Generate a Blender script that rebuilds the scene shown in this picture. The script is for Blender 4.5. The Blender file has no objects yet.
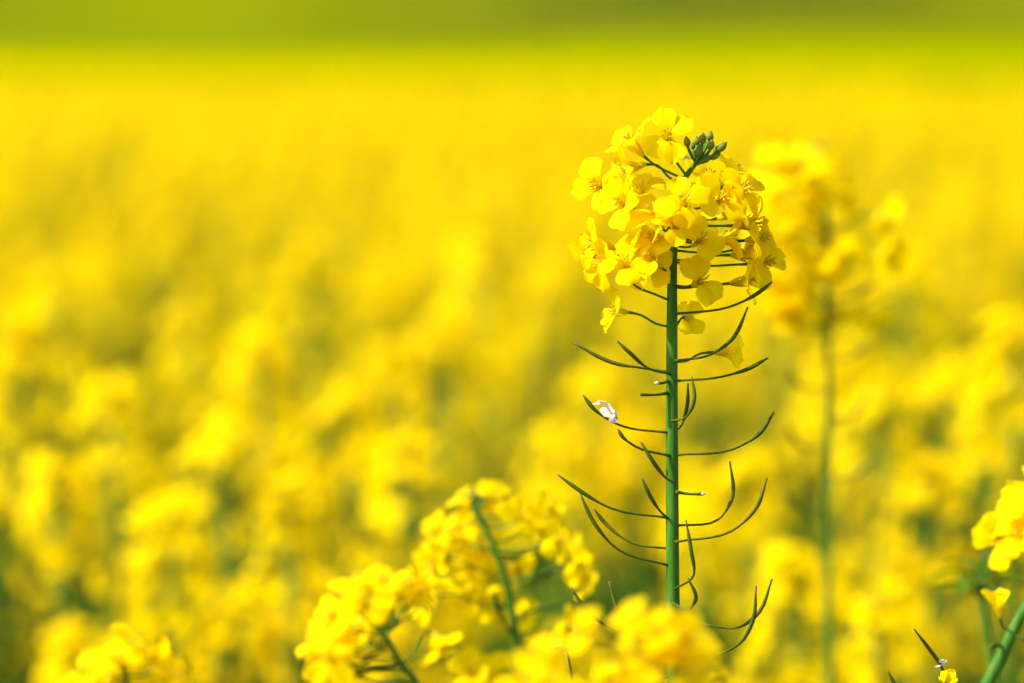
import bpy, math, random
from mathutils import Vector, Matrix, noise as mnoise

random.seed(11)
scene = bpy.context.scene
COL = scene.collection
V = Vector
PI = math.pi

# ------------------------------------------------------------------ camera geometry
LENS, SENSOR, W, H = 148.0, 36.0, 1024, 683
K = SENSOR / W / LENS                      # metres per pixel per metre of depth
D = 1.60                                   # focus distance
CAMZ = 1.50
HORIZON = 45.0
TH = math.atan((H / 2 - HORIZON) * K)
CAM = V((0, 0, CAMZ))
R_ = V((1, 0, 0)); F_ = V((0, math.cos(TH), -math.sin(TH))); U_ = V((0, math.sin(TH), math.cos(TH)))


def at(px, py, z=D):
    return CAM + R_ * ((px - W / 2) * K * z) + U_ * (-(py - H / 2) * K * z) + F_ * z


def sdir(fx, fy, fz):
    return (R_ * fx + U_ * fy - F_ * fz).normalized()


# ------------------------------------------------------------------ materials
def nmat(name):
    m = bpy.data.materials.new(name); m.use_nodes = True
    nt = m.node_tree; nt.nodes.clear()
    out = nt.nodes.new('ShaderNodeOutputMaterial')
    return m, nt, out


def ramp(nt, fac, stops):
    r = nt.nodes.new('ShaderNodeValToRGB')
    el = r.color_ramp.elements
    el[0].position, el[0].color = stops[0][0], (*stops[0][1], 1)
    el[1].position, el[1].color = stops[-1][0], (*stops[-1][1], 1)
    for p, c in stops[1:-1]:
        e = el.new(p); e.color = (*c, 1)
    nt.links.new(fac, r.inputs[0])
    return r.outputs[0]


def organic(name, stops, scale, transl=0.0, tcol=None, rough=0.5, spec=0.3, rnd=0.0, bump=0.0, detail=3.0, stretch=None):
    m, nt, out = nmat(name)
    tc = nt.nodes.new('ShaderNodeTexCoord')
    n = nt.nodes.new('ShaderNodeTexNoise'); n.inputs['Scale'].default_value = scale; n.inputs['Detail'].default_value = detail
    src = tc.outputs['Object']
    if stretch:
        mp = nt.nodes.new('ShaderNodeMapping'); mp.inputs['Scale'].default_value = stretch
        nt.links.new(src, mp.inputs[0]); src = mp.outputs[0]
    nt.links.new(src, n.inputs['Vector'])
    fac = n.outputs[0]
    if rnd > 0:
        oi = nt.nodes.new('ShaderNodeObjectInfo')
        ma = nt.nodes.new('ShaderNodeMath'); ma.operation = 'MULTIPLY_ADD'
        nt.links.new(oi.outputs['Random'], ma.inputs[0]); ma.inputs[1].default_value = rnd
        ad = nt.nodes.new('ShaderNodeMath'); ad.operation = 'SUBTRACT'
        nt.links.new(fac, ad.inputs[0]); ad.inputs[1].default_value = rnd / 2
        nt.links.new(ad.outputs[0], ma.inputs[2]); fac = ma.outputs[0]
    col = ramp(nt, fac, stops)
    p = nt.nodes.new('ShaderNodeBsdfPrincipled')
    nt.links.new(col, p.inputs['Base Color'])
    p.inputs['Roughness'].default_value = rough
    p.inputs['Specular IOR Level'].default_value = spec
    if bump > 0:
        b = nt.nodes.new('ShaderNodeBump'); b.inputs['Strength'].default_value = bump; b.inputs['Distance'].default_value = 0.0006
        nt.links.new(n.outputs[0], b.inputs['Height']); nt.links.new(b.outputs[0], p.inputs['Normal'])
    sh = p.outputs[0]
    if transl > 0:
        t = nt.nodes.new('ShaderNodeBsdfTranslucent')
        if tcol:
            t.inputs[0].default_value = (*tcol, 1)
        else:
            nt.links.new(col, t.inputs[0])
        mx = nt.nodes.new('ShaderNodeMixShader'); mx.inputs[0].default_value = transl
        nt.links.new(sh, mx.inputs[1]); nt.links.new(t.outputs[0], mx.inputs[2]); sh = mx.outputs[0]
    nt.links.new(sh, out.inputs[0])
    return m


M = {
    'petal': organic('petal_yellow', [(0.30, (0.91, 0.63, 0.0)), (0.5, (0.95, 0.70, 0.0)), (0.72, (0.96, 0.77, 0.0))], 260, 0.62, (0.99, 0.765, 0.0), 0.6, 0.03, 0.35, 0.25),
    'calyx': organic('sepal_yellow_green', [(0.3, (0.74, 0.58, 0.003)), (0.7, (0.74, 0.68, 0.004))], 300, 0.45, None, 0.5, 0.2, 0.5),
    'anther': organic('anther_ochre', [(0.3, (0.70, 0.48, 0.02)), (0.7, (0.78, 0.60, 0.04))], 900, 0.4, None, 0.7, 0.1),
    'stem': organic('stem_green', [(0.32, (0.032, 0.108, 0.008)), (0.5, (0.045, 0.138, 0.011)), (0.7, (0.070, 0.165, 0.022))], 90, 0.0, None, 0.5, 0.08, 0.1, 0.35, 4.0, (4, 4, 0.6)),
    'pod': organic('pod_green', [(0.3, (0.038, 0.062, 0.004)), (0.55, (0.058, 0.084, 0.005)), (0.72, (0.11, 0.092, 0.012))], 160, 0.0, None, 0.5, 0.07, 0.35, 0.3),
    'tip': organic('pod_tip_brown', [(0.3, (0.055, 0.045, 0.012)), (0.7, (0.10, 0.07, 0.02))], 400, 0.0, None, 0.6, 0.2),
    'bud': organic('bud_green', [(0.3, (0.065, 0.125, 0.015)), (0.5, (0.10, 0.165, 0.018)), (0.72, (0.19, 0.20, 0.015))], 240, 0.15, None, 0.5, 0.15, 0.5, 0.3),
    'leaf': organic('leaf_green', [(0.3, (0.045, 0.115, 0.003)), (0.7, (0.085, 0.17, 0.004))], 30, 0.40, (0.17, 0.24, 0.0), 0.6, 0.02, 0.4, 0.4),
    'hedge_leaf': organic('hedge_leaf', [(0.3, (0.022, 0.045, 0.016)), (0.7, (0.04, 0.075, 0.028))], 3, 0.0, None, 0.7, 0.05),
    'withered': organic('withered_petal', [(0.3, (0.74, 0.60, 0.50)), (0.7, (0.82, 0.74, 0.66))], 300, 0.5, None, 0.6, 0.1),
}
MLIST = list(M)


# ------------------------------------------------------------------ mesh builder
class MB:
    def __init__(self):
        self.v = []; self.f = []; self.m = []

    def grid(self, rows, mat, close=False):
        b = len(self.v); n = len(rows[0])
        for r in rows:
            self.v += [tuple(p) for p in r]
        for i in range(len(rows) - 1):
            for j in range(n if close else n - 1):
                j2 = (j + 1) % n
                self.f.append((b + i * n + j, b + i * n + j2, b + (i + 1) * n + j2, b + (i + 1) * n + j))
                self.m.append(mat)

    def tube(self, pts, rad, mat, seg=8, cap=True, split=None, mat2=None):
        pts = [V(p) for p in pts]
        rows = []; nrm = None
        for i, p in enumerate(pts):
            t = (pts[min(i + 1, len(pts) - 1)] - pts[max(i - 1, 0)])
            t = t.normalized() if t.length > 1e-9 else V((0, 0, 1))
            if nrm is None:
                nrm = t.orthogonal().normalized()
            else:
                nrm = (nrm - t * nrm.dot(t))
                nrm = nrm.normalized() if nrm.length > 1e-6 else t.orthogonal().normalized()
            bi = t.cross(nrm)
            rows.append([p + (nrm * math.cos(2 * PI * k / seg) + bi * math.sin(2 * PI * k / seg)) * rad[i] for k in range(seg)])
        f0 = len(self.f)
        b = len(self.v)
        self.grid(rows, mat, True)
        if split is not None:
            for q in range(f0 + split * seg, len(self.f)):
                self.m[q] = mat2
        if cap:
            self.f.append(tuple(b + k for k in reversed(range(seg)))); self.m.append(mat)
            e = b + (len(rows) - 1) * seg
            self.f.append(tuple(e + k for k in range(seg))); self.m.append(mat2 or mat)

    def blob(self, c, axis, length, width, mat, seg=8, rings=7, ridge=0.0):
        axis = V(axis).normalized(); a = axis.orthogonal().normalized(); b = axis.cross(a); c = V(c)
        rows = []
        for i in range(rings + 1):
            t = i / rings
            r = math.sin(PI * min(max(t, 0.03), 0.97)) ** 0.75 * width / 2 * (1.06 - 0.22 * t)
            rows.append([c + axis * ((t - 0.5) * length) + (a * math.cos(2 * PI * k / seg) + b * math.sin(2 * PI * k / seg)) * r * (1 + ridge * math.cos(4 * 2 * PI * k / seg)) for k in range(seg)])
        self.grid(rows, mat, True)

    def xf(self, other, mtx):
        b = len(self.v)
        self.v += [tuple(mtx @ V(p)) for p in other.v]
        self.f += [tuple(b + i for i in f) for f in other.f]
        self.m += other.m

    def mesh(self, name):
        me = bpy.data.meshes.new(name)
        me.from_pydata(self.v, [], self.f)
        used = sorted(set(self.m), key=MLIST.index)
        for u in used:
            me.materials.append(M[u])
        idx = {u: i for i, u in enumerate(used)}
        me.polygons.foreach_set('material_index', [idx[q] for q in self.m])
        me.polygons.foreach_set('use_smooth', [True] * len(self.f))
        me.update()
        return me


def link(name, me, parent=None, mtx=None):
    o = bpy.data.objects.new(name, me); COL.objects.link(o)
    if parent is not None:
        o.parent = parent
    if mtx is not None:
        o.matrix_local = mtx
    return o


def thing(name, label, cat, loc, group=None):
    o = bpy.data.objects.new(name, None); COL.objects.link(o)
    o.location = loc; o.empty_display_size = 0.05
    o['label'] = label; o['category'] = cat
    if group:
        o['group'] = group
    return o


def spline(pts, n):
    """Catmull-Rom through pts."""
    pts = [V(p) for p in pts]
    if len(pts) == 2:
        return [pts[0].lerp(pts[1], i / n) for i in range(n + 1)]
    out = []
    segs = len(pts) - 1
    L = [max(1e-7, (pts[i + 1] - pts[i]).length) for i in range(segs)]
    S = [(pts[i + 1] - pts[i]) / L[i] for i in range(segs)]
    T = [S[0]] + [(S[i - 1] * L[i] + S[i] * L[i - 1]) / (L[i - 1] + L[i]) for i in range(1, segs)] + [S[-1]]
    for i in range(n + 1):
        t = i / n * segs; k = min(int(t), segs - 1); t -= k
        h1 = 2 * t ** 3 - 3 * t * t + 1; h2 = t ** 3 - 2 * t * t + t; h3 = -2 * t ** 3 + 3 * t * t; h4 = t ** 3 - t * t
        out.append(pts[k] * h1 + T[k] * (h2 * L[k]) + pts[k + 1] * h3 + T[k + 1] * (h4 * L[k]))
    return out


# ------------------------------------------------------------------ flower pieces (local: +Z is the flower's axis, metres)
CALYX = 0.0058


def petal(mb, ang, opening, L, Wd, cup, ruffle, rs, nu, nv, twist=0.0):
    # arc length samples: claw then limb
    rows = []
    r, z = 0.0006, 0.0
    claw = CALYX
    total = claw + L
    prev = 0.0
    ph = rs.uniform(0, 6.28); ph2 = rs.uniform(0, 6.28)
    notch = rs.uniform(0.0, 0.10)
    ss = [0.0, claw * 0.85] + [claw + L * (0.06 + 0.94 * i / (nu - 1)) for i in range(nu)]
    for s in ss:
        # integrate the centre line from prev to s
        steps = 6
        for q in range(steps):
            x = prev + (s - prev) * (q + 0.5) / steps
            t = max(0.0, (x - claw * 0.75) / (total - claw * 0.75))
            phi = math.radians(9) + (opening - math.radians(9)) * min(1.0, t * 2.6) ** 1.1 + math.radians(14) * t * t
            ds = (s - prev) / steps
            r += math.sin(phi) * ds; z += math.cos(phi) * ds
        prev = s
        t = (s - claw) / L
        if t <= 0:
            w = 0.0007 + 0.0005 * s / claw
        else:
            tt = min(t, 1.0)
            w = Wd / 2 * (0.25 + 0.75 * min(1, tt / 0.55) ** 0.85)
            if tt > 0.55:
                w = Wd / 2 * math.sqrt(max(0.0, 1 - ((tt - 0.55) / 0.47) ** 2))
        tn = max(0.0, min(1.0, t))
        row = []
        for j in range(nv + 1):
            v = 2 * j / nv - 1
            lat = v * w
            nrm_off = cup * (abs(v) ** 2) * w * tn + ruffle * tn * (math.sin(v * 3.1 + ph + t * 2.0) + 0.6 * math.sin(v * 6 + ph2 + 5 * t)) + twist * v * w * tn
            back = -notch * L * (1 - abs(v)) ** 2 * (tn ** 6) - 0.10 * L * v * v * tn ** 4
            rr = r + back * math.sin(phi) - nrm_off * math.cos(phi)
            zz = z + back * math.cos(phi) + nrm_off * math.sin(phi)
            ca, sa = math.cos(ang), math.sin(ang)
            row.append((rr * ca - lat * sa, rr * sa + lat * ca, zz))
        rows.append(row)
    mb.grid(rows, 'petal')


def corolla(mb, rs, nu=7, nv=6, size=1.0, opening=None, n=4):
    op = math.radians(opening if opening is not None else rs.uniform(66, 94))
    for k in range(n):
        petal(mb, k * PI / 2 + rs.uniform(-0.18, 0.18) + (0.22 if k % 2 else -0.22), op + math.radians(rs.uniform(-14, 14)),
              0.0106 * size * rs.uniform(0.9, 1.1), 0.0100 * size * rs.uniform(0.9, 1.12), rs.uniform(-0.15, 0.35), 0.00055 * rs.uniform(0.6, 1.6), rs, nu, nv, rs.uniform(-0.25, 0.25))


def calyx_mb(rs, nu=4):
    mb = MB()
    for k in range(4):
        a = k * PI / 2 + PI / 4
        lean = rs.uniform(0.10, 0.38)
        rows = []
        for i in range(nu + 1):
            t = i / nu
            rr = 0.0010 + 0.0007 * math.sin(PI * min(1, t * 1.4) / 2) + lean * 0.0058 * t * t
            w = 0.00115 * (math.sin(PI * (0.16 + 0.80 * t)) ** 0.8)
            z = 0.0066 * t - 0.0004
            ca, sa = math.cos(a), math.sin(a)
            rows.append([((rr - 0.0004 * abs(v)) * ca - v * w * sa, (rr - 0.0004 * abs(v)) * sa + v * w * ca, z) for v in (-1, 0, 1)])
        mb.grid(rows, 'calyx')
    mb.blob((0, 0, 0), (0, 0, 1), 0.0022, 0.0022, 'calyx', 6, 4)
    return mb


def stamens_mb(rs):
    mb = MB()
    for k in range(6):
        a = k * PI / 3 + rs.uniform(-0.2, 0.2)
        h = 0.0094 if k % 3 else 0.0078
        o = rs.uniform(0.0012, 0.0024)
        p1 = V((math.cos(a) * o, math.sin(a) * o, h))
        mb.tube([(math.cos(a) * 0.0005, math.sin(a) * 0.0005, 0.001), (math.cos(a) * 0.0010, math.sin(a) * 0.0010, h * 0.6), p1], [0.00022, 0.0002, 0.00016], 'calyx', 5)
        mb.blob(p1, (math.cos(a) * 0.8, math.sin(a) * 0.8, 1), 0.0022, 0.0009, 'anther', 6, 5)
    mb.tube([(0, 0, 0.001), (0, 0, 0.0085), (0.0002, 0, 0.0104)], [0.0005, 0.0005, 0.0003], 'calyx', 6)
    return mb


rs = random.Random(5)
COROLLA = []
for k in range(12):
    mb = MB(); corolla(mb, rs, 8, 6, 1.0, [88, 80, 92, 74, 84, 68, 96, 78, 60, 86, 50, 34][k]); COROLLA.append(mb.mesh('flower_petals'))
CALYXES = [calyx_mb(rs).mesh('calyx') for k in range(4)]
STAMENS = [stamens_mb(rs).mesh('stamens') for k in range(4)]


def frame(base, axis, roll, scale=1.0):
    q = V(axis).to_track_quat('Z', 'Y').to_matrix().to_4x4()
    return Matrix.Translation(base) @ q @ Matrix.Rotation(roll, 4, 'Z') @ Matrix.Diagonal((scale, scale, scale, 1))


FR = random.Random(77)


def add_flower(plant, c, axis, attach, scale=1.0, variant=None, ped_r=0.00046, origin=None):
    """c = throat of the flower (world), attach = point on the stem (world)."""
    org = plant.location
    base = c - axis * (CALYX * scale)
    m = frame(base - org, axis, FR.uniform(0, 2 * PI), scale)
    v = FR.randrange(10) if variant is None else variant
    fl = link('flower', COROLLA[v], plant, m)
    link('calyx', FR.choice(CALYXES), fl)
    link('stamens', FR.choice(STAMENS), fl)
    # pedicel: leaves the stem and swings into the flower's axis
    inv = m.inverted()
    d = (base - attach).length
    p0 = attach - org; p3 = base - org
    mid1 = p0.lerp(p3, 0.35) + V((0, 0, -0.08 * d)); mid2 = p3 - axis * (0.30 * d)
    pts = [inv @ p for p in spline([p0, mid1.lerp(p0.lerp(p3, 0.35), 0.5), mid2.lerp(p0.lerp(p3, 0.7), 0.5), p3], 9)]
    mb = MB(); rr = ped_r / scale
    mb.tube(pts, [rr * (1.25 if i == 0 else 1.0 if i < 8 else 1.35) for i in range(10)], 'stem', 7)
    link('pedicel', mb.mesh('pedicel'), fl)
    return fl


def add_pod(plant, pts_world, r=0.0008, joint=0.45, tip=True):
    """thin pedicel, joint, then a slim young pod ending in a brown beak."""
    org = plant.location
    pts = spline([p - org for p in pts_world], 16)
    n = len(pts); rad = []
    for i in range(n):
        t = i / (n - 1)
        if t < joint:
            rr = r * (0.78 if i else 1.15)
        elif t < joint + 0.06:
            rr = r * 1.08
        else:
            u = (t - joint) / (1 - joint)
            rr = r * (1.12 + 0.30 * math.sin(PI * min(1, u * 1.2))) * (1.0 if u < 0.70 else 1.0 - 0.62 * (u - 0.70) / 0.30)
        rad.append(rr)
    if tip:
        rad[-1] = rad[-2] * 0.9
    mb = MB(); mb.tube(pts, rad, 'pod', 8, True, n - 2 if tip else None, 'tip')
    return link('seed_pod', mb.mesh('seed_pod'), plant)


def add_bud(plant, c, axis, attach, length=0.0048, width=0.0031):
    org = plant.location
    mb = MB()
    mb.blob(V((0, 0, 0)), axis, length, width, 'bud', 10, 8, 0.05)
    b = -axis * (length * 0.45)
    a = attach - c
    mb.tube(spline([a, a.lerp(b, 0.55) + V((0, 0, -0.0006)), b], 5), [0.0006] * 6, 'stem', 6)
    return link('bud', mb.mesh('bud'), plant, Matrix.Translation(c - org))


def add_stem(plant, pts_world, radii, mat='stem', name='stem', seg=14, n=40):
    org = plant.location
    pts = spline([p - org for p in pts_world], n)
    k = len(radii) - 1
    rad = []
    for i in range(n + 1):
        t = i / n * k; a = min(int(t), k - 1); t -= a
        rad.append(radii[a] * (1 - t) + radii[a + 1] * t)
    mb = MB(); mb.tube(pts, rad, mat, seg)
    return link(name, mb.mesh(name), plant)


def leaf_mb(L, Wd, rs, nu=9, nv=4, droop=0.9):
    mb = MB(); rows = []
    x = z = 0.0; prev = 0
    ph = rs.uniform(0, 6)
    for i in range(nu + 1):
        t = i / nu
        a = 0.75 - droop * 1.5 * t
        if i:
            x += math.cos(a) * L / nu; z += math.sin(a) * L / nu
        w = Wd / 2 * (math.sin(PI * (0.10 + 0.88 * t)) ** 0.8) * (1 + 0.12 * math.sin(t * 21 + ph))
        rows.append([(x, v * w, z + abs(v) * w * 0.30 + 0.05 * w * math.sin(9 * t + 4 * v + ph)) for v in [2 * j / nv - 1 for j in range(nv + 1)]])
    mb.grid(rows, 'leaf')
    mb.tube([r[nv // 2] for r in rows], [0.0016 * (1 - 0.8 * i / nu) for i in range(nu + 1)], 'stem', 5)
    return mb


LEAVES = [leaf_mb(0.15, 0.045, rs).mesh('leaf') for _ in range(3)] + [leaf_mb(0.085, 0.022, rs).mesh('leaf') for _ in range(2)]


def add_leaves(plant, pts_world, zs, seed):
    r = random.Random(seed)
    for k, z in enumerate(zs):
        # point on the stem at height z
        for a, b in zip(pts_world[:-1], pts_world[1:]):
            lo, hi = sorted((a.z, b.z))
            if lo <= z <= hi:
                t = (z - a.z) / (b.z - a.z); p = a.lerp(b, t); break
        else:
            continue
        link('leaf', LEAVES[r.randrange(3)], plant, Matrix.Translation(p - plant.location) @ Matrix.Rotation(r.uniform(0, 6.28), 4, 'Z') @ Matrix.Scale(r.uniform(0.8, 1.3), 4))


def stem_path(pix, z, lean=(0, 0)):
    """pix: list of (px,py[,dz]) from the top down; carried on down to the ground."""
    pts = [at(p[0], p[1], z + (p[2] if len(p) > 2 else 0)) for p in pix]
    a = pts[-1]
    d = (pts[-1] - pts[-2]).normalized()
    low = V((a.x + d.x * 0.15 + lean[0], a.y + lean[1], a.z * 0.55))
    g = V((low.x + d.x * 0.03, low.y, -0.01))
    return pts + [low, g]


def stem_at(pts, py, z):
    """world point on the sampled stem nearest to image row py"""
    best, bd = None, 1e9
    for p in pts:
        q = p - CAM
        dep = q.dot(F_)
        y = H / 2 - q.dot(U_) / (K * dep)
        if abs(y - py) < bd:
            bd, best = abs(y - py), p
    return best


# ================================================================== THE MAIN PLANT
mp_pix = [(703, 154), (696, 163), (687, 175), (679, 192), (674.5, 215), (673, 245), (672, 330), (672, 450), (673, 610), (674, 683)]
mp_pts = stem_path(mp_pix, D)
mp = thing('rapeseed_plant', 'tallest sharp rapeseed flower stalk in front, with domed yellow head and bare curved pods', 'flower', (mp_pts[-1].x, mp_pts[-1].y, 0), 'rapeseed plants in the field')
px = K * D
stem_o = add_stem(mp, mp_pts, [r * px for r in (1.8, 2.3, 2.8, 3.2, 3.8, 4.6, 5.6, 6.3, 6.9, 7.1, 8.5, 10)], seg=18, n=90)
mp_s = spline(mp_pts, 400)

MAIN_FLOWERS = [
    # px, py, towards camera mm, facing (right, up, camera), attach row, scale, variant
    (668, 137, 9, (0.0, 0.50, 0.85), 176, 1.05, 0), (632, 143, 6, (-0.62, 0.70, 0.15), 179, 1.05, 5),
    (630, 168, 12, (-0.92, -0.25, 0.25), 182, 1.0, 3), (598, 186, 2, (-0.50, 0.15, 0.80), 203, 1.0, 1),
    (622, 204, 15, (-0.60, 0.25, 0.72), 212, 1.0, 7), (684, 203, 22, (0.05, 0.50, 0.85), 214, 1.05, 2),
    (657, 214, 18, (-0.30, 0.75, 0.55), 224, 1.08, 4), (708, 177, -8, (0.25, 0.60, 0.60), 190, 0.95, 9),
    (732, 172, 0, (0.45, 0.80, 0.20), 195, 1.0, 5), (743, 190, 9, (0.60, 0.25, 0.75), 200, 1.05, 6),
    (720, 199, 16, (0.30, 0.25, 0.90), 210, 1.0, 1), (733, 211, 10, (0.85, 0.45, 0.15), 207, 1.0, 8),
    (751, 224, 6, (0.97, 0.10, 0.10), 221, 1.05, 3), (727, 239, 8, (0.97, 0.05, 0.15), 237, 0.95, 10),
    (749, 255, 6, (0.97, 0.00, 0.10), 259, 1.1, 7), (701, 281, 11, (0.50, 0.25, 0.80), 288, 0.95, 4),
    (745, 281, -3, (0.96, 0.15, 0.20), 286, 0.95, 5), (756, 243, -12, (0.80, 0.30, 0.35), 250, 1.0, 1),
    (598, 245, 3, (-0.95, 0.10, 0.20), 258, 1.05, 8), (592, 258, -5, (-0.75, -0.15, 0.55), 262, 1.0, 0),
    (626, 265, 16, (-0.12, 0.65, 0.72), 302, 1.05, 2), (640, 247, 5, (-0.75, 0.62, 0.10), 255, 1.0, 10),
    (656, 238, 15, (-0.92, 0.32, 0.20), 246, 0.95, 5), (650, 270, 5, (-0.45, 0.10, 0.85), 281, 0.95, 9),
    (616, 311, 4, (-0.90, 0.08, 0.30), 327, 0.80, 3), (688, 317, -9, (0.30, 0.00, -0.65), 330, 0.70, 8),
    (727, 352, -9, (0.95, 0.0, 0.10), 361, 0.85, 10),
 (692, 226, -14, (0.20, 0.40, 0.60), 232, 1.0, 0),
   

 (765, 262, -6, (0.75, 0.10, 0.55), 262, 1.0, 9),
    (642, 192, 4, (-0.35, 0.70, 0.50), 202, 0.95, 6), (652, 259, 17, (-0.60, 0.55, 0.55), 266, 0.95, 4), (604, 264, 8, (-0.80, -0.05, 0.55), 268, 0.95, 9), (760, 238, 8, (0.90, 0.15, 0.40), 240, 0.95, 4),
    (676, 226, 21, (0.10, 0.60, 0.75), 236, 0.9, 6), (700, 240, 14, (0.45, 0.35, 0.75), 246, 0.9, 3),
]
for (x, y, d, f, ay, s, v) in MAIN_FLOWERS:
    add_flower(mp, at(x, y, D - d / 1000), sdir(*f), stem_at(mp_s, ay, D), s * 0.98, v)

tipw = stem_at(mp_s, 163, D)
for (x, y, d, ax, L, wd) in [(687, 142, 3, (-0.2, 1, 0.2), 4.6, 3.0), (693, 146, -2, (0, 1, 0), 3.0, 2.2), (702.5, 138.5, 3, (0.05, 1, 0.2), 4.6, 3.4), (710, 136.5, -1, (0.15, 1, 0), 4.4, 3.2),
                             (699, 151, 6, (0.1, 1, 0.3), 5.2, 3.5), (711, 145, 4, (0.2, 1, 0.1), 4.6, 3.2), (722, 147, 1, (0.75, 0.8, 0.1), 5.4, 3.2), (706, 159, 4, (0.9, 0.45, 0.2), 6.0, 3.0),
                             (715, 156, 0, (0.9, 0.5, 0.0), 5.2, 2.8), (705, 146, -4, (0.1, 1, -0.2), 4.2, 3.0), (697, 141, -5, (-0.1, 1, -0.2), 4.0, 2.8), (716, 150, -4, (0.4, 1, -0.2), 4.2, 2.8)]:
    add_bud(mp, at(x, y, D - d / 1000), sdir(*ax), tipw, L / 1000, wd / 1000)

PODS = [  # stem -> ... -> tip as (px, py, towards-camera mm)
    ([(675, 314, 1), (732, 306, 6), (755, 295, 8), (772, 282, 9)], .55), ([(675, 361, 2), (714, 353, 10), (733, 338, 12), (748, 307, 11)], .42),
    ([(675, 381, 2), (725, 376, 8), (750, 368, 9), (768, 358, 9)], .50), ([(670, 374, 3), (646, 367, 12), (630, 353, 16), (617, 341, 17)], .42),
    ([(670, 372, 0), (642, 368, 1), (614, 363, 1), (573, 343, 0)], .48), ([(672, 421, 3), (688, 415, 12), (694, 401, 14), (692, 377, 13)], .40),
    ([(672, 433, 0), (682, 424, -8), (687, 407, -10), (688, 383, -9)], .40), ([(670, 433, 1), (617, 424, 3), (594, 409, 4), (583, 395, 3)], .58),
    ([(670, 456, 2), (633, 445, 10), (622, 436, 12), (618, 429, 12)], .55), ([(674, 455, 1), (736, 448, 5), (759, 434, 6), (774, 412, 5)], .52),
    ([(673, 482, 3), (663, 475, 16), (652, 460, 20), (641, 442, 20)], .35), ([(670, 518, 1), (608, 507, 5), (582, 492, 6), (558, 475, 5)], .50),
    ([(670, 520, 0), (657, 507, 12), (648, 492, 15), (642, 478, 15)], .35), ([(671, 549, 0), (630, 542, -3), (604, 522, -5), (594, 509, -5)], .48),
    ([(671, 566, 1), (616, 548, 6), (593, 521, 8), (580, 493, 7)], .45), ([(674, 526, 0), (720, 518, -4), (732, 498, -5), (730, 461, -4)], .45),
    ([(675, 542, 2), (735, 529, 8), (756, 508, 9), (767, 478, 8)], .50), ([(675, 589, 2), (694, 574, 11), (691, 550, 13), (686, 520, 12)], .38),
    ([(673, 603, 5), (690, 609, 14), (696, 598, 17), (688, 578, 18)], .45), ([(676, 620, 0), (707, 625, 2), (740, 627, 4), (759, 612, 5), (772, 579, 5)], .52),
    ([(676, 662, 2), (725, 652, 12), (740, 643, 14), (753, 620, 14), (756, 586, 12)], .50), ([(671, 640, 0), (620, 632, 0), (588, 612, 2), (571, 588, 2)], .50),
    ([(671, 648, 2), (640, 640, 10), (620, 616, 14), (609, 581, 14)], .45), ([(672, 676, 1), (612, 690, 4), (582, 700, 4), (567, 652, 6)], .55),
]
for pts, j in PODS:
    add_pod(mp, [at(x, y, D - d / 1000) for x, y, d in pts], 0.00057, j)
# aborted flower stalks, some with a pale dried knob
for (x0, y0, x1, y1, knob) in [(668, 393, 641, 394.5, 0), (668, 381, 657, 383, 1), (676, 492, 703, 494, 1), (676, 287, 691, 287, 0), (671, 277, 659, 275, 0), (671, 258, 655, 253, 0)]:
    mb = MB()
    a, b = at(x0, y0, D - 0.002), at(x1, y1, D - 0.006)
    mb.tube(spline([a - mp.location, a.lerp(b, .5) - mp.location + V((0, 0, -0.0004)), b - mp.location], 5), [0.0008, 0.0006, 0.00055, 0.0005, 0.0006, 0.0007], 'pod', 7)
    if knob:
        mb.blob(b - mp.location, sdir(1 if x1 > x0 else -1, 0, 0), 0.0021, 0.0015, 'withered', 8, 6)
    link('bare_stalk', mb.mesh('bare_stalk'), mp)
# withered pale petals caught on a pod, small scars on the stem


def withered(plant, c, size, seed, flat=(1, 1)):
    r = random.Random(seed); mb = MB(); rows = []
    for i in range(6):
        t = i / 5
        rows.append([(flat[0] * size * (t - .5) + 0.0006 * r.uniform(-1, 1), 0.0016 * math.sin(4 * t + 2 * v) + 0.0008 * r.uniform(-1, 1), flat[1] * size * 0.42 * v * math.sin(PI * (0.14 + 0.8 * t))) for v in (-1, -.5, 0, .5, 1)])
    mb.grid(rows, 'withered')
    return link('withered_petal', mb.mesh('withered_petal'), plant, Matrix.Translation(c - plant.location) @ Matrix.Rotation(-0.85, 4, 'Z') @ Matrix.Rotation(r.uniform(-.6, .6), 4, 'Y'))


withered(mp, at(609, 410, D - .006), 0.0068, 3)
withered(mp, at(600, 402, D - .004), 0.0050, 4, (1, .4))
withered(mp, at(614, 416, D - .006), 0.0042, 5, (.6, 1.6))
withered(mp, at(683, 155, D - .006), 0.0036, 8, (1, 1.1))
add_leaves(mp, mp_pts, [0.98, 0.80, 0.6], 4)


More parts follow.
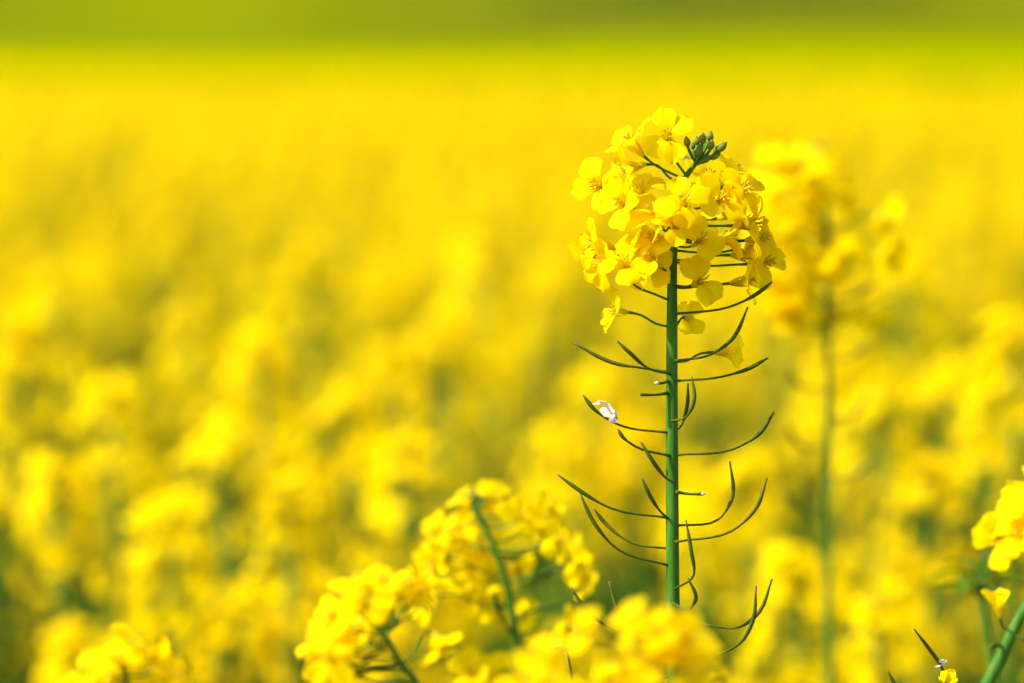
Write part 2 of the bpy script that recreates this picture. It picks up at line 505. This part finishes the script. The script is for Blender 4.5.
# ================================================================== OTHER NEAR PLANTS, built the same way
def near_plant(label, z, pix, rad_px, flowers, buds=(), pods=(), scale=1.0, seed=1, lean=(0, 0), leaf_z=(0.95, 0.75), behind=False):
    pts = stem_path(pix, z, lean)
    pl = thing('rapeseed_plant', label, 'flower', (pts[-1].x, pts[-1].y, 0), 'rapeseed plants in the field')
    r = random.Random(seed)
    n = len(pts)
    rr = [rad_px[0] + (rad_px[1] - rad_px[0]) * min(1, i / max(1, n - 3)) for i in range(n)]
    add_stem(pl, pts, [q * K * z for q in rr], seg=12, n=50)
    sm = spline(pts, 300)
    for fl in flowers:
        x, y = fl[0], fl[1]
        d = fl[2] if len(fl) > 2 else r.uniform(-18, 18)
        cx, cy = pix[0][0], pix[0][1] + 25
        if len(fl) > 3:
            ax = sdir(*fl[3])
        else:
            ax = sdir((x - cx) / 60 + r.uniform(-.35, .35), 0.35 + (cy - y) / 90 + r.uniform(-.3, .3), 0.6 * d / 18 + r.uniform(0.3, 1.0))
        if len(fl) < 4 and behind:
            sx = min((((x - a.dot(R_) / (K * (a - CAM).dot(F_)) - W / 2) ** 2 + (y - H / 2 + (a - CAM).dot(U_) / (K * (a - CAM).dot(F_))) ** 2) for a in sm)) ** .5
            if sx < 26:
                d = -r.uniform(8, 20)
        c = at(x, y, z - d / 1000)
        ay = fl[4] if len(fl) > 4 else max(pix[0][1] + 4, y + r.uniform(4, 16))
        add_flower(pl, c, ax, stem_at(sm, ay, z), scale * (0.75 if len(fl) > 5 else r.uniform(0.92, 1.08)), fl[5] if len(fl) > 5 else None)
    tp = stem_at(sm, pix[0][1] + 3, z)
    for (x, y) in buds:
        add_bud(pl, at(x, y, z + r.uniform(-.004, .004)), sdir((x - pix[0][0]) / 14, 1, r.uniform(-.3, .3)), tp, 0.0046, 0.003)
    for pp in pods:
        add_pod(pl, [at(a, b, z - 0.004 * i) for i, (a, b) in enumerate(pp)], 0.0009, 0.5)
    add_leaves(pl, pts, leaf_z, seed)
    return pl


# dome of flowers lower left of the main stalk (stem leaning left)
near_plant('bright round rapeseed head with leaning stem, low down left of centre', 1.45,
           [(381, 632), (388, 643), (400, 661), (415, 683)], (2.6, 3.8),
           [(320, 636), (334, 618), (348, 598), (366, 606), (384, 584), (404, 588), (428, 583), (331, 660), (347, 667), (362, 630), (326, 678), (340, 648),
            (440, 646, 8, (0.35, -0.8, 0.4), 665), (418, 596), (322, 655, -8), (358, 583, -10)],
           [(383, 612), (391, 616), (396, 620), (378, 618)], [[(390, 645), (372, 655), (362, 662)], [(402, 664), (392, 668), (372, 668), (352, 676)]], 0.90, 21, (0.05, 0), behind=True)
# head just left of the main stalk with a curved stem
near_plant('loose rapeseed head on a curved grey green stem, immediately left of the tall stalk', 1.80,
           [(474, 508), (480, 520), (491, 540), (506, 580), (513, 620), (518, 657), (515, 683)], (2.4, 5.0),
           [(466, 500), (493, 500), (437, 534), (459, 529), (482, 547, 16), (521, 517), (549, 509), (537, 529), (556, 543), (515, 568), (471, 567), (493, 580), (434, 561), (481, 602),
            (465, 595), (577, 567), (571, 550), (427, 600), (521, 614), (565, 628, 0, (.7, .1, .5), 650), (468, 672, 6, (0, .3, .7), 690), (493, 674, 6, (.1, .4, .7), 690), (585, 578),],
           [(470, 498), (474, 494), (478, 499), (482, 503)], [[(513, 620), (535, 610), (556, 604)], [(508, 582), (530, 578), (556, 572)], [(516, 640), (500, 615), (494, 592)], [(519, 655), (545, 648), (575, 645)]], 0.92, 31, behind=True)
# strongly blurred heads in front of the foot of the main stalk
near_plant('large out of focus rapeseed head covering the foot of the tall stalk', 1.34,
           [(654, 652), (652, 668), (648, 693)], (3.5, 6.0),
           [(588, 634), (634, 622), (655, 634), (684, 640), (690, 672), (626, 676), (650, 690), (720, 676), (598, 692), (676, 622, -8), (640, 650, -10), (668, 644, 6), (680, 660, 4), (652, 666, 8), (696, 644, -4)],
           [(652, 650), (658, 648)], [], 0.80, 41)
near_plant('out of focus rapeseed flowers at the bottom edge beside the curved stem', 1.34,
           [(538, 690), (540, 720), (542, 760)], (3.2, 5.5),
           [(538, 668), (524, 680), (552, 684), (540, 655, -6), (520, 698), (562, 700),],
           [(538, 692)], [], 0.8, 51)
# bottom-left corner head
near_plant('single bright rapeseed head cut by the bottom edge near the left corner', 1.42,
           [(126, 672), (128, 700), (132, 750)], (2.6, 5.0),
           [(87, 674), (108, 668), (132, 648, 0, (.5, .8, .2)), (119, 660), (164, 665), (173, 678), (116, 686), (96, 694), (162, 700), (178, 696), (78, 700)],
           [(124, 664), (128, 662), (121, 668)], [], 0.88, 61)
# right-hand edge: leaning stem, head cut by the frame
near_plant('rapeseed plant cut by the right edge with a thick leaning stem and full yellow head', 1.70,
           [(1046, 520), (1044, 550), (1034, 590), (1018, 622), (1002, 655), (986, 687)], (4.0, 6.6),
           [(1000, 540), (1008, 520), (1020, 502), (1034, 488), (1048, 480), (1018, 535, 10), (1032, 515, 14), (1048, 500, 12), (1038, 535, 12), (1054, 520, 8),
            (998, 606, 14, (-0.15, 0.95, 0.1), 634, 11)],
           [(1044, 500), (1050, 498)], [[(1012, 634), (1024, 640), (1040, 648)], [(1006, 648), (996, 645), (990, 648)]], 1.05, 71, (-0.1, 0))
# thin bare pod stalk beside it
bp_pts = stem_path([(945, 676), (950, 690), (956, 720)], 1.62)
bp = thing('rapeseed_plant', 'thin green shoot with one slim upright pod near the lower right corner', 'flower', (bp_pts[-1].x, bp_pts[-1].y, 0), 'rapeseed plants in the field')
add_stem(bp, bp_pts, [0.0012, 0.0014, 0.0016, 0.002, 0.003], seg=8, n=30)
add_pod(bp, [at(950, 690, 1.62), at(941, 666, 1.615), at(930, 650, 1.61), at(914, 629, 1.605)], 0.00055, 0.3)
add_pod(bp, [at(952, 700, 1.62), at(915, 692, 1.61), at(895, 684, 1.61), at(888, 671, 1.61)], 0.00055, 0.4)
withered(bp, at(941, 663, 1.612), 0.0052, 12, (1, .5))
add_flower(bp, at(946, 682, 1.60), sdir(0.1, .5, .6), bp_pts[1], 0.5, 11)
# leafy bud shoot behind the right-hand head
lp_pts = stem_path([(978, 566), (981, 600), (990, 650), (996, 690)], 1.86)
lp = thing('rapeseed_plant', 'green leafy shoot of unopened buds under the right edge head', 'flower', (lp_pts[-1].x, lp_pts[-1].y, 0), 'rapeseed plants in the field')
add_stem(lp, lp_pts, [0.0014, 0.0018, 0.002, 0.0022, 0.003, 0.004], seg=8, n=30)
r = random.Random(6)
for k in range(9):
    c = at(r.uniform(958, 1008), r.uniform(556, 590), 1.86 + r.uniform(-.015, .015))
    add_bud(lp, c, sdir(r.uniform(-.6, .6), 1, r.uniform(-.4, .4)), lp_pts[0].lerp(lp_pts[1], r.uniform(.1, .6)), 0.0065, 0.004)
for k in range(12):
    link('leaf', LEAVES[3 + k % 2], lp, Matrix.Translation(lp_pts[0].lerp(lp_pts[1], .10 * k) - lp.location) @ Matrix.Rotation(k * 2.4, 4, 'Z') @ Matrix.Scale(0.24 + .012 * k, 4))


# tall blurred stalk behind the main one
gr = random.Random(9)
gf = []
for k in range(30):
    t = gr.random()
    w = 46 + 24 * math.sin(PI * min(1, t * 1.1)) 
    gf.append((829 + gr.uniform(-1, 1) * w, 160 + 165 * t ** 1.5 + gr.uniform(-6, 6)))
gp = []
for k in range(8):
    y = 300 + k * 30; s = -1 if k % 2 else 1
    gp.append([(827, y), (827 + s * 26, y - 4), (827 + s * gr.uniform(40, 52), y - gr.uniform(14, 30))])
near_plant('tall blurred rapeseed stalk standing behind and right of the sharp one', 2.05,
           [(822, 152), (824, 170), (826, 220), (827, 300), (828, 400), (828, 560), (829, 683)], (1.8, 4.6), gf,
           [(806, 152), (812, 149), (818, 147), (824, 148), (830, 150), (815, 153), (822, 153)], gp, 1.15, 81)


# ================================================================== FIELD PLANTS (shared meshes)
def cluster_mb(rs, nflow, spread, tall, nu, nv, ped_seg=4):
    """a raceme of open flowers around the top of a stem; origin at the stem tip."""
    mb = MB(); bud = MB()
    for k in range(nflow):
        t = (k + .5) / nflow
        a = k * 2.39996 + rs.uniform(-.35, .35)
        el = math.radians(62 - 78 * t + rs.uniform(-24, 24))       # elevation of the pedicel
        L = spread * (0.55 + 0.45 * t) * rs.uniform(0.55, 1.2)
        z0 = -0.006 - tall * t ** 1.15
        d = V((math.cos(a) * math.cos(el), math.sin(a) * math.cos(el), math.sin(el)))
        tip = V((0, 0, z0)) + d * L
        ax = (d + V((rs.uniform(-.4, .4), rs.uniform(-.4, .4), rs.uniform(0, .5)))).normalized()
        f = MB(); corolla(f, rs, nu, nv, rs.uniform(1.0, 1.2))
        f.blob((0, 0, 0.003), (0, 0, 1), 0.0075, 0.0030, 'calyx', 5, 3)
        mb.xf(f, frame(tip, ax, rs.uniform(0, 6.28)))
        mb.tube([(0, 0, z0 - 0.004), tip], [0.0007, 0.0007], 'stem', ped_seg, False)
    for k in range(11):
        a = k * 2.4; q = 0.0048 * math.sqrt(k / 11) * 1.2
        bud.blob((math.cos(a) * q, math.sin(a) * q, 0.006 - q * .7), (math.cos(a) * q * 60, math.sin(a) * q * 60, 1), 0.0052, 0.0032, 'bud', 6, 4)
    return mb, bud


def pods_mb(rs, z0, z1, n, tube_seg=4):
    mb = MB()
    for k in range(n):
        z = z0 + (z1 - z0) * (k + .5) / n
        a = k * 2.39996 + rs.uniform(-.4, .4)
        c, s = math.cos(a), math.sin(a)
        l = rs.uniform(0.030, 0.043)
        mb.tube([(0, 0, z), (c * .018, s * .018, z + .003), (c * l * .85, s * l * .85, z + 0.010), (c * l, s * l, z + rs.uniform(.015, .026))], [0.0008, 0.0007, 0.0013, 0.0006], 'pod', tube_seg, False)
    return mb


fr = random.Random(3)
CL = []                      # (cluster mesh, bud mesh, pods mesh, MBs)
for k in range(9):
    small = k >= 6
    a, b = cluster_mb(fr, 11 if small else fr.randint(19, 25), 0.020 if small else 0.027, 0.024 if small else fr.uniform(.045, .085), 4, 2)
    p = pods_mb(fr, -0.05 - .02 * (k % 3), -0.17 if small else -0.24, 12 if small else 20)
    CL.append((a.mesh('flower_cluster'), b.mesh('bud_cluster'), p.mesh('pod_spray'), a, b, p))
LEAF_MB = [leaf_mb(0.16, 0.05, fr, 6, 2) for _ in range(3)]
FLEAF = [m.mesh('leaf') for m in LEAF_MB]

GROUP = 'rapeseed plants in the field'
HGT = 1.30


def plant_spec(rs):
    """height 1.30 m: main stem plus side branches: [(stem points, radii)], [(tip, tilt matrix, cluster id)], [(leaf matrix, id)]"""
    stems, tops, leaves = [], [], []
    bend = V((rs.uniform(-.05, .05), rs.uniform(-.05, .05), 0))
    main = [V((0, 0, 0)), V((0, 0, .5)) + bend * .4, V((0, 0, .95)) + bend * .8, V((0, 0, HGT)) + bend]
    sm = spline(main, 8)
    stems.append((sm, [0.008 - .0058 * i / 8 for i in range(9)]))
    tops.append((main[-1], (main[-1] - main[-2]).normalized(), rs.randrange(6)))
    nb = rs.choice((1, 2, 3, 3))
    a0 = rs.uniform(0, 6.28)
    for k in range(nb):
        a = a0 + k * 2.3 + rs.uniform(-.3, .3)
        z0 = rs.uniform(.62, .98)
        zt = HGT - rs.uniform(.03, .24)
        base = sm[0].lerp(sm[-1], z0 / HGT)
        out = rs.uniform(.07, .15)
        tip = base + V((math.cos(a) * out, math.sin(a) * out, zt - z0))
        pts = spline([base, base + V((math.cos(a) * out * .7, math.sin(a) * out * .7, (zt - z0) * .38)), tip], 6)
        stems.append((pts, [0.0036 - .0020 * i / 6 for i in range(7)]))
        tops.append((tip, (pts[-1] - pts[-3]).normalized(), rs.randrange(9)))
        leaves.append((Matrix.Translation(base) @ Matrix.Rotation(a + .2, 4, 'Z') @ Matrix.Scale(rs.uniform(.6, .95), 4), rs.randrange(3)))
    for z in (0.25, 0.45, 0.62):
        leaves.append((Matrix.Translation(sm[0].lerp(sm[-1], z / HGT)) @ Matrix.Rotation(rs.uniform(0, 6.28), 4, 'Z') @ Matrix.Scale(rs.uniform(1.1, 1.7), 4), rs.randrange(3)))
    for z in (0.80, 0.92, 1.02):
        leaves.append((Matrix.Translation(sm[0].lerp(sm[-1], z / HGT)) @ Matrix.Rotation(rs.uniform(0, 6.28), 4, 'Z') @ Matrix.Scale(rs.uniform(.7, 1.0), 4), rs.randrange(3)))
    return stems, tops, leaves


SPECS = [plant_spec(fr) for _ in range(7)]


def tilt(tip, d, roll):
    return Matrix.Translation(tip) @ d.to_track_quat('Z', 'Y').to_matrix().to_4x4() @ Matrix.Rotation(roll, 4, 'Z')


PROTO = []
for spec in SPECS:
    st, tops, leaves = spec
    mb = MB()
    for pts, rad in st:
        mb.tube(pts, rad, 'stem', 6)
    PROTO.append((mb.mesh('stem'), tops, leaves))


def field_plant(loc, rz, sc, k, label):
    me, tops, leaves = PROTO[k]
    t = thing('rapeseed_plant', label, 'flower', loc, GROUP)
    t.rotation_euler = (0, 0, rz); t.scale = (sc, sc, sc)
    link('stem', me, t)
    for q, (tip, d, c) in enumerate(tops):
        m = tilt(tip, d, q * 1.3)
        fc = link('flower_cluster', CL[c][0], t, m)
        link('bud_cluster', CL[c][1], fc)
        link('seed_pods', CL[c][2], t, m)
    for m, i in leaves[:2] + leaves[-3:]:
        link('leaf', FLEAF[i], t, m)
    return t


pr = random.Random(17)
SHARED = 'blurred yellow rapeseed plant in the dense flowering crop behind the sharp stalk'
placed = []
count = 0


def put(px_, py_, z, label=SHARED):
    """plant whose main tip shows at this image point at distance z"""
    global count
    p = at(px_, py_, z)
    sc = p.z / HGT
    k = pr.randrange(len(PROTO)); rz = pr.uniform(0, 6.28)
    tip = Matrix.Rotation(rz, 4, 'Z') @ (PROTO[k][1][0][0] * sc)
    field_plant((p.x - tip.x, p.y - tip.y, 0), rz, sc, k, label)
    placed.append((p.x, p.y)); count += 1


for (x, y, z, lab) in [
    (480, 258, 3.3, 'tall blurred rapeseed stalk in the crop above the curved stem head'), (309, 262, 3.4, 'blurred tall upright rapeseed stalk standing out of the crop above the leaning head'),
    (545, 275, 3.5, SHARED), (190, 322, 3.1, SHARED), (62, 286, 3.3, SHARED), (20, 330, 2.9, SHARED), (262, 352, 2.9, SHARED), (400, 360, 2.9, SHARED), (350, 405, 2.7, SHARED),
    (450, 330, 3.0, SHARED), (110, 395, 2.7, SHARED), (225, 440, 2.5, SHARED), (60, 480, 2.5, SHARED), (290, 500, 2.45, SHARED), (170, 520, 2.4, SHARED), (800, 572, 2.3, SHARED), (878, 606, 2.25, SHARED), (405, 455, 2.5, SHARED), 
    (1018, 335, 2.5, 'blurred bright rapeseed head cut by the right edge, above the full yellow head'), (905, 270, 3.0, SHARED), (780, 265, 3.2, SHARED), (955, 380, 2.8, SHARED), (880, 400, 2.7, SHARED),
    (750, 470, 2.6, SHARED), (640, 440, 2.9, SHARED), (600, 380, 3.1, SHARED), (700, 520, 2.7, SHARED), (560, 440, 2.8, SHARED), (930, 480, 2.5, SHARED), 
]:
    put(x, y, z, lab)

# random fill, one plant per jittered cell so that the crop is even but not regular
ZI = 8.4
cells = []
cell = 0.165
z = 2.6
while z < ZI:
    cell = 0.29 if z < 4.6 else 0.205
    half = 0.122 * z + 0.10
    x = -half
    while x < half:
        cells.append((x + pr.uniform(0, cell), z + pr.uniform(0, cell))); x += cell
    z += cell
pts_stuff = []
for (x, y) in cells:
    if any((x - a) ** 2 + (y - b) ** 2 < 0.0075 for a, b in placed):
        continue
    if y < 2.75 and -0.02 < x / (K * y) + 0 < 300:
        continue
    h = min(1.295 if y < 4.6 else 1.385, max(1.12, pr.gauss(1.20 if y < 4.8 else 1.265, 0.05)))
    if abs(x) > 0.122 * y + 0.03 or count >= 290:
        pts_stuff.append((x, y, h)); continue
    k = pr.randrange(len(PROTO)); rz = pr.uniform(0, 6.28)
    field_plant((x, y, 0), rz, h / HGT, k, SHARED); count += 1
print('field plants', count, 'cells', len(cells))

EDGE = 26.5


def ground_h(x, y):
    """flat under the crop, then a long gentle rise"""
    if y < EDGE - 1:
        return 0.0
    d = y - EDGE + 1
    return 0.0105 * d * d / (d + 60) * 2.9 + 0.02 * math.sin(x * .09 + y * .03) * min(1, d / 30)


# --- the rest of the crop: one object, instanced inside its own node tree
sr = random.Random(23)


def far_edge(x):
    return EDGE + max(-5.5, min(7, -1.0 * x)) + 0.7 * math.sin(x * .41 + 1)


def scatter(z0, z1, inner, outer, step):
    z = z0
    while z < z1:
        for side in (-1, 1):
            x = inner(z)
            while x < outer(z):
                xx, zz = side * (x + sr.uniform(0, step)), z + sr.uniform(0, step)
                if zz < far_edge(xx):
                    pts_stuff.append((xx, zz, min(1.40 if zz < 14 else 1.32, max(1.1, sr.gauss(1.275, 0.05)))))
                x += step
        z += step


scatter(ZI + .1, 20, lambda z: 0, lambda z: 0.16 * z + .6, 0.19)
scatter(20, EDGE + 11, lambda z: 0, lambda z: 0.16 * z + .6, 0.24)
scatter(2.4, ZI, lambda z: 0.122 * z + .12, lambda z: 0.16 * z + .9, 0.18)
scatter(2.4, EDGE + 11, lambda z: 0.16 * z + .9, lambda z: 0.5 * z + 2.5, 0.34)
# low plants below the frame, round the feet of the near stalks
z = 0.95
while z < 2.35:
    x = -0.75
    while x < 0.75:
        xx, zz = x + sr.uniform(0, .16), z + sr.uniform(0, .16)
        top = at(512, 715, zz).z - 0.01 - 0.06 * sr.random()
        pts_stuff.append((xx, zz, max(.6, min(1.22, top - .02))))
        x += 0.16
    z += .16

base = MB(); tagv = []
for k in range(5):
    st, tops, leaves = SPECS[k]
    mb = MB()
    for pts, rad in st:
        mb.tube(pts[::2] if len(pts) > 4 else pts, rad[::2] if len(pts) > 4 else rad, 'stem', 5)
    for q, (tip, d, c) in enumerate(tops):
        m = tilt(tip, d, q * 1.3)
        for i in (3, 4, 5):
            mb.xf(CL[c][i], m)
    for m, i in leaves:
        mb.xf(LEAF_MB[i], m)
    n0 = len(base.v)
    base.xf(mb, Matrix.Identity(4))
    tagv += [k + 1] * (len(base.v) - n0)
for (x, y, h) in pts_stuff:
    base.v.append((x, y, ground_h(x, y))); tagv.append(0)
fme = base.mesh('rapeseed_crop')
at_p = fme.attributes.new('proto', 'INT', 'POINT'); at_p.data.foreach_set('value', tagv)
nv = len(fme.vertices); n0 = nv - len(pts_stuff)
rot = [0.0] * nv; scl = [1.0] * nv; pick = [0] * nv
for i, (x, y, h) in enumerate(pts_stuff):
    rot[n0 + i] = sr.uniform(0, 6.28); scl[n0 + i] = h / HGT; pick[n0 + i] = sr.randrange(5)
for nm, ty, arr in (('rot', 'FLOAT', rot), ('scl', 'FLOAT', scl), ('pick', 'INT', pick)):
    a = fme.attributes.new(nm, ty, 'POINT'); a.data.foreach_set('value', arr)
crop = link('rapeseed_crop', fme)
crop['kind'] = 'stuff'; crop['label'] = 'dense yellow flowering rapeseed crop stretching far behind the stalks'; crop['category'] = 'crop'
ng = bpy.data.node_groups.new('crop_scatter', 'GeometryNodeTree')
ng.interface.new_socket('Geometry', in_out='INPUT', socket_type='NodeSocketGeometry')
ng.interface.new_socket('Geometry', in_out='OUTPUT', socket_type='NodeSocketGeometry')
N = ng.nodes; Lk = ng.links
gi = N.new('NodeGroupInput'); go = N.new('NodeGroupOutput')


def attr(nm, ty):
    a = N.new('GeometryNodeInputNamedAttribute'); a.data_type = ty; a.inputs['Name'].default_value = nm
    return a.outputs[0]


def sep(k):
    c = N.new('FunctionNodeCompare'); c.data_type = 'INT'; c.operation = 'EQUAL'
    Lk.new(attr('proto', 'INT'), c.inputs[2]); c.inputs[3].default_value = k
    s = N.new('GeometryNodeSeparateGeometry'); s.domain = 'POINT'
    Lk.new(gi.outputs[0], s.inputs[0]); Lk.new(c.outputs[0], s.inputs[1])
    return s.outputs[0]


ji = N.new('GeometryNodeJoinGeometry')
for k in range(5, 0, -1):
    g2 = N.new('GeometryNodeGeometryToInstance'); Lk.new(sep(k), g2.inputs[0]); Lk.new(g2.outputs[0], ji.inputs[0])
iop = N.new('GeometryNodeInstanceOnPoints')
m2p = N.new('GeometryNodeMeshToPoints'); Lk.new(sep(0), m2p.inputs[0])
Lk.new(m2p.outputs[0], iop.inputs['Points']); Lk.new(ji.outputs[0], iop.inputs['Instance'])
iop.inputs['Pick Instance'].default_value = True
Lk.new(attr('pick', 'INT'), iop.inputs['Instance Index'])
cx = N.new('ShaderNodeCombineXYZ'); Lk.new(attr('rot', 'FLOAT'), cx.inputs[2]); Lk.new(cx.outputs[0], iop.inputs['Rotation'])
Lk.new(attr('scl', 'FLOAT'), iop.inputs['Scale'])
Lk.new(iop.outputs[0], go.inputs[0])
md = crop.modifiers.new('scatter', 'NODES'); md.node_group = ng
print('stuff plants', len(pts_stuff))


# ================================================================== GROUND, MEADOW, HEDGE
def sheet(name, xs, ys, hf, mat):
    me = bpy.data.meshes.new(name)
    v = [(x * (1 if abs(y) < 60 else 1), y, hf(x, y)) for y in ys for x in xs]
    n = len(xs)
    f = [(j * n + i, j * n + i + 1, (j + 1) * n + i + 1, (j + 1) * n + i) for j in range(len(ys) - 1) for i in range(n - 1)]
    me.from_pydata(v, [], f); me.materials.append(mat)
    me.polygons.foreach_set('use_smooth', [True] * len(f))
    o = link(name, me); o['kind'] = 'structure'
    return o


soil = organic('soil', [(0.3, (0.045, 0.035, 0.015)), (0.55, (0.065, 0.055, 0.018)), (0.7, (0.05, 0.08, 0.008))], 6, 0, None, 0.9, 0.1, 0, 0.5, 8)
meadow_m = organic('meadow_green', [(0.35, (0.11, 0.145, 0.0)), (0.5, (0.15, 0.17, 0.0)), (0.65, (0.19, 0.195, 0.0))], 0.045, 0, None, 0.95, 0.0, 0, 0.0, 6, (0.35, 1, 1))
nt = meadow_m.node_tree
tcm = nt.nodes.new('ShaderNodeTexCoord'); spx = nt.nodes.new('ShaderNodeSeparateXYZ'); nt.links.new(tcm.outputs['Object'], spx.inputs[0])
mr = nt.nodes.new('ShaderNodeMapRange'); mr.inputs['From Min'].default_value = 36; mr.inputs['From Max'].default_value = 80
nt.links.new(spx.outputs[1], mr.inputs['Value'])
mixc = nt.nodes.new('ShaderNodeMix'); mixc.data_type = 'RGBA'; mixc.inputs[6].default_value = (0.22, 0.215, 0.0, 1)
pb = next(n for n in nt.nodes if n.type == 'BSDF_PRINCIPLED'); old = pb.inputs['Base Color'].links[0].from_socket
nt.links.new(mr.outputs[0], mixc.inputs[0]); nt.links.new(old, mixc.inputs[7]); nt.links.new(mixc.outputs[2], pb.inputs['Base Color'])
xs = [-900, -500, -300, -200] + [-140 + 10 * i for i in range(29)] + [200, 300, 500, 900]
sheet('ground', xs, [-300, -60, -10, 0, 8, 16, 22, EDGE - 4, EDGE - 1, EDGE + 1], lambda x, y: 0.0 if y < EDGE - 1 else ground_h(x, y), soil)
sheet('meadow', xs, [EDGE - 10 + 2 * i for i in range(12)] + [EDGE + 14 + 4 * i for i in range(39)] + [210 + 20 * i for i in range(30)] + [900, 1200, 1800], lambda x, y: max(ground_h(x, y), 0.0) + 0.004, meadow_m)

# hedge: one leafy mass far off on the slope
hr = random.Random(44)
mb = MB()
for k in range(30000):
    x = hr.uniform(-60, 60)
    yc = 134 + (0.8 * x if x > 0 else -0.35 * x); dy = hr.uniform(-1.4, 1.4); y = yc + dy
    hh = 0.35 + 0.9 * math.exp(-((x + 22) / 4) ** 2) + 1.15 * math.exp(-((x - 8) / 11) ** 2) + 0.12 * math.sin(x * .5) * math.sin(x * .21 + 1)
    z = hr.random() ** 0.8 * max(.25, hh) * (1 - 0.35 * (dy / 1.6) ** 2)
    s = hr.uniform(.07, .16)
    d = V((hr.gauss(0, 1), hr.gauss(0, 1), hr.gauss(0, 1))).normalized(); a = d.orthogonal().normalized(); b = d.cross(a)
    c = V((x, y, ground_h(x, y) + z))
    mb.grid([[c - a * s - b * s * .5, c - a * s * .2 - b * s], [c + a * s * .3 + b * s, c + a * s + b * s * .4]], 'hedge_leaf')
hd = link('hedge', mb.mesh('hedge'))
hd['kind'] = 'stuff'; hd['label'] = 'dark green hedge far off across the green meadow'; hd['category'] = 'hedge'

# ================================================================== LIGHT, SKY, CAMERA
SUN_EL, SUN_AZ = 48.0, -106.0      # azimuth from +Y, clockwise; negative = left
world = bpy.data.worlds.new('World'); scene.world = world; world.use_nodes = True
wt = world.node_tree; bg = wt.nodes['Background']
sky = wt.nodes.new('ShaderNodeTexSky'); sky.sky_type = 'NISHITA'; sky.sun_disc = False
sky.sun_elevation = math.radians(SUN_EL)
sky.sun_rotation = math.radians(SUN_AZ)
sky.dust_density = 2.0
wt.links.new(sky.outputs[0], bg.inputs[0]); bg.inputs[1].default_value = 0.15
sl = bpy.data.lights.new('sun', 'SUN'); sl.energy = 4.9; sl.angle = math.radians(0.53); sl.color = (1.0, 0.93, 0.80)
so = bpy.data.objects.new('sun', sl); COL.objects.link(so)
el, az = math.radians(SUN_EL), math.radians(SUN_AZ)
to_sun = V((math.sin(az) * math.cos(el), math.cos(az) * math.cos(el), math.sin(el)))
so.rotation_euler = to_sun.to_track_quat('Z', 'Y').to_euler(); so.location = (0, 0, 30)

cd = bpy.data.cameras.new('camera'); cam = bpy.data.objects.new('camera', cd); COL.objects.link(cam)
cd.lens = LENS; cd.sensor_width = SENSOR; cd.sensor_fit = 'HORIZONTAL'
cd.clip_start = 0.05; cd.clip_end = 5000
cam.location = CAM; cam.rotation_euler = (PI / 2 - TH, 0, 0)
cd.dof.use_dof = True; cd.dof.focus_distance = D - 0.003; cd.dof.aperture_fstop = LENS / 30.0
scene.camera = cam

vs = scene.view_settings
vs.view_transform = 'Standard'; vs.look = 'None'; vs.exposure = 1.0; vs.gamma = 1; vs.use_curve_mapping = False
cy = scene.cycles
cy.max_bounces = 10; cy.diffuse_bounces = 6; cy.transmission_bounces = 6; cy.glossy_bounces = 2
cy.use_denoising = True
try:
    cy.denoiser = 'OPENIMAGEDENOISE'
except Exception:
    pass
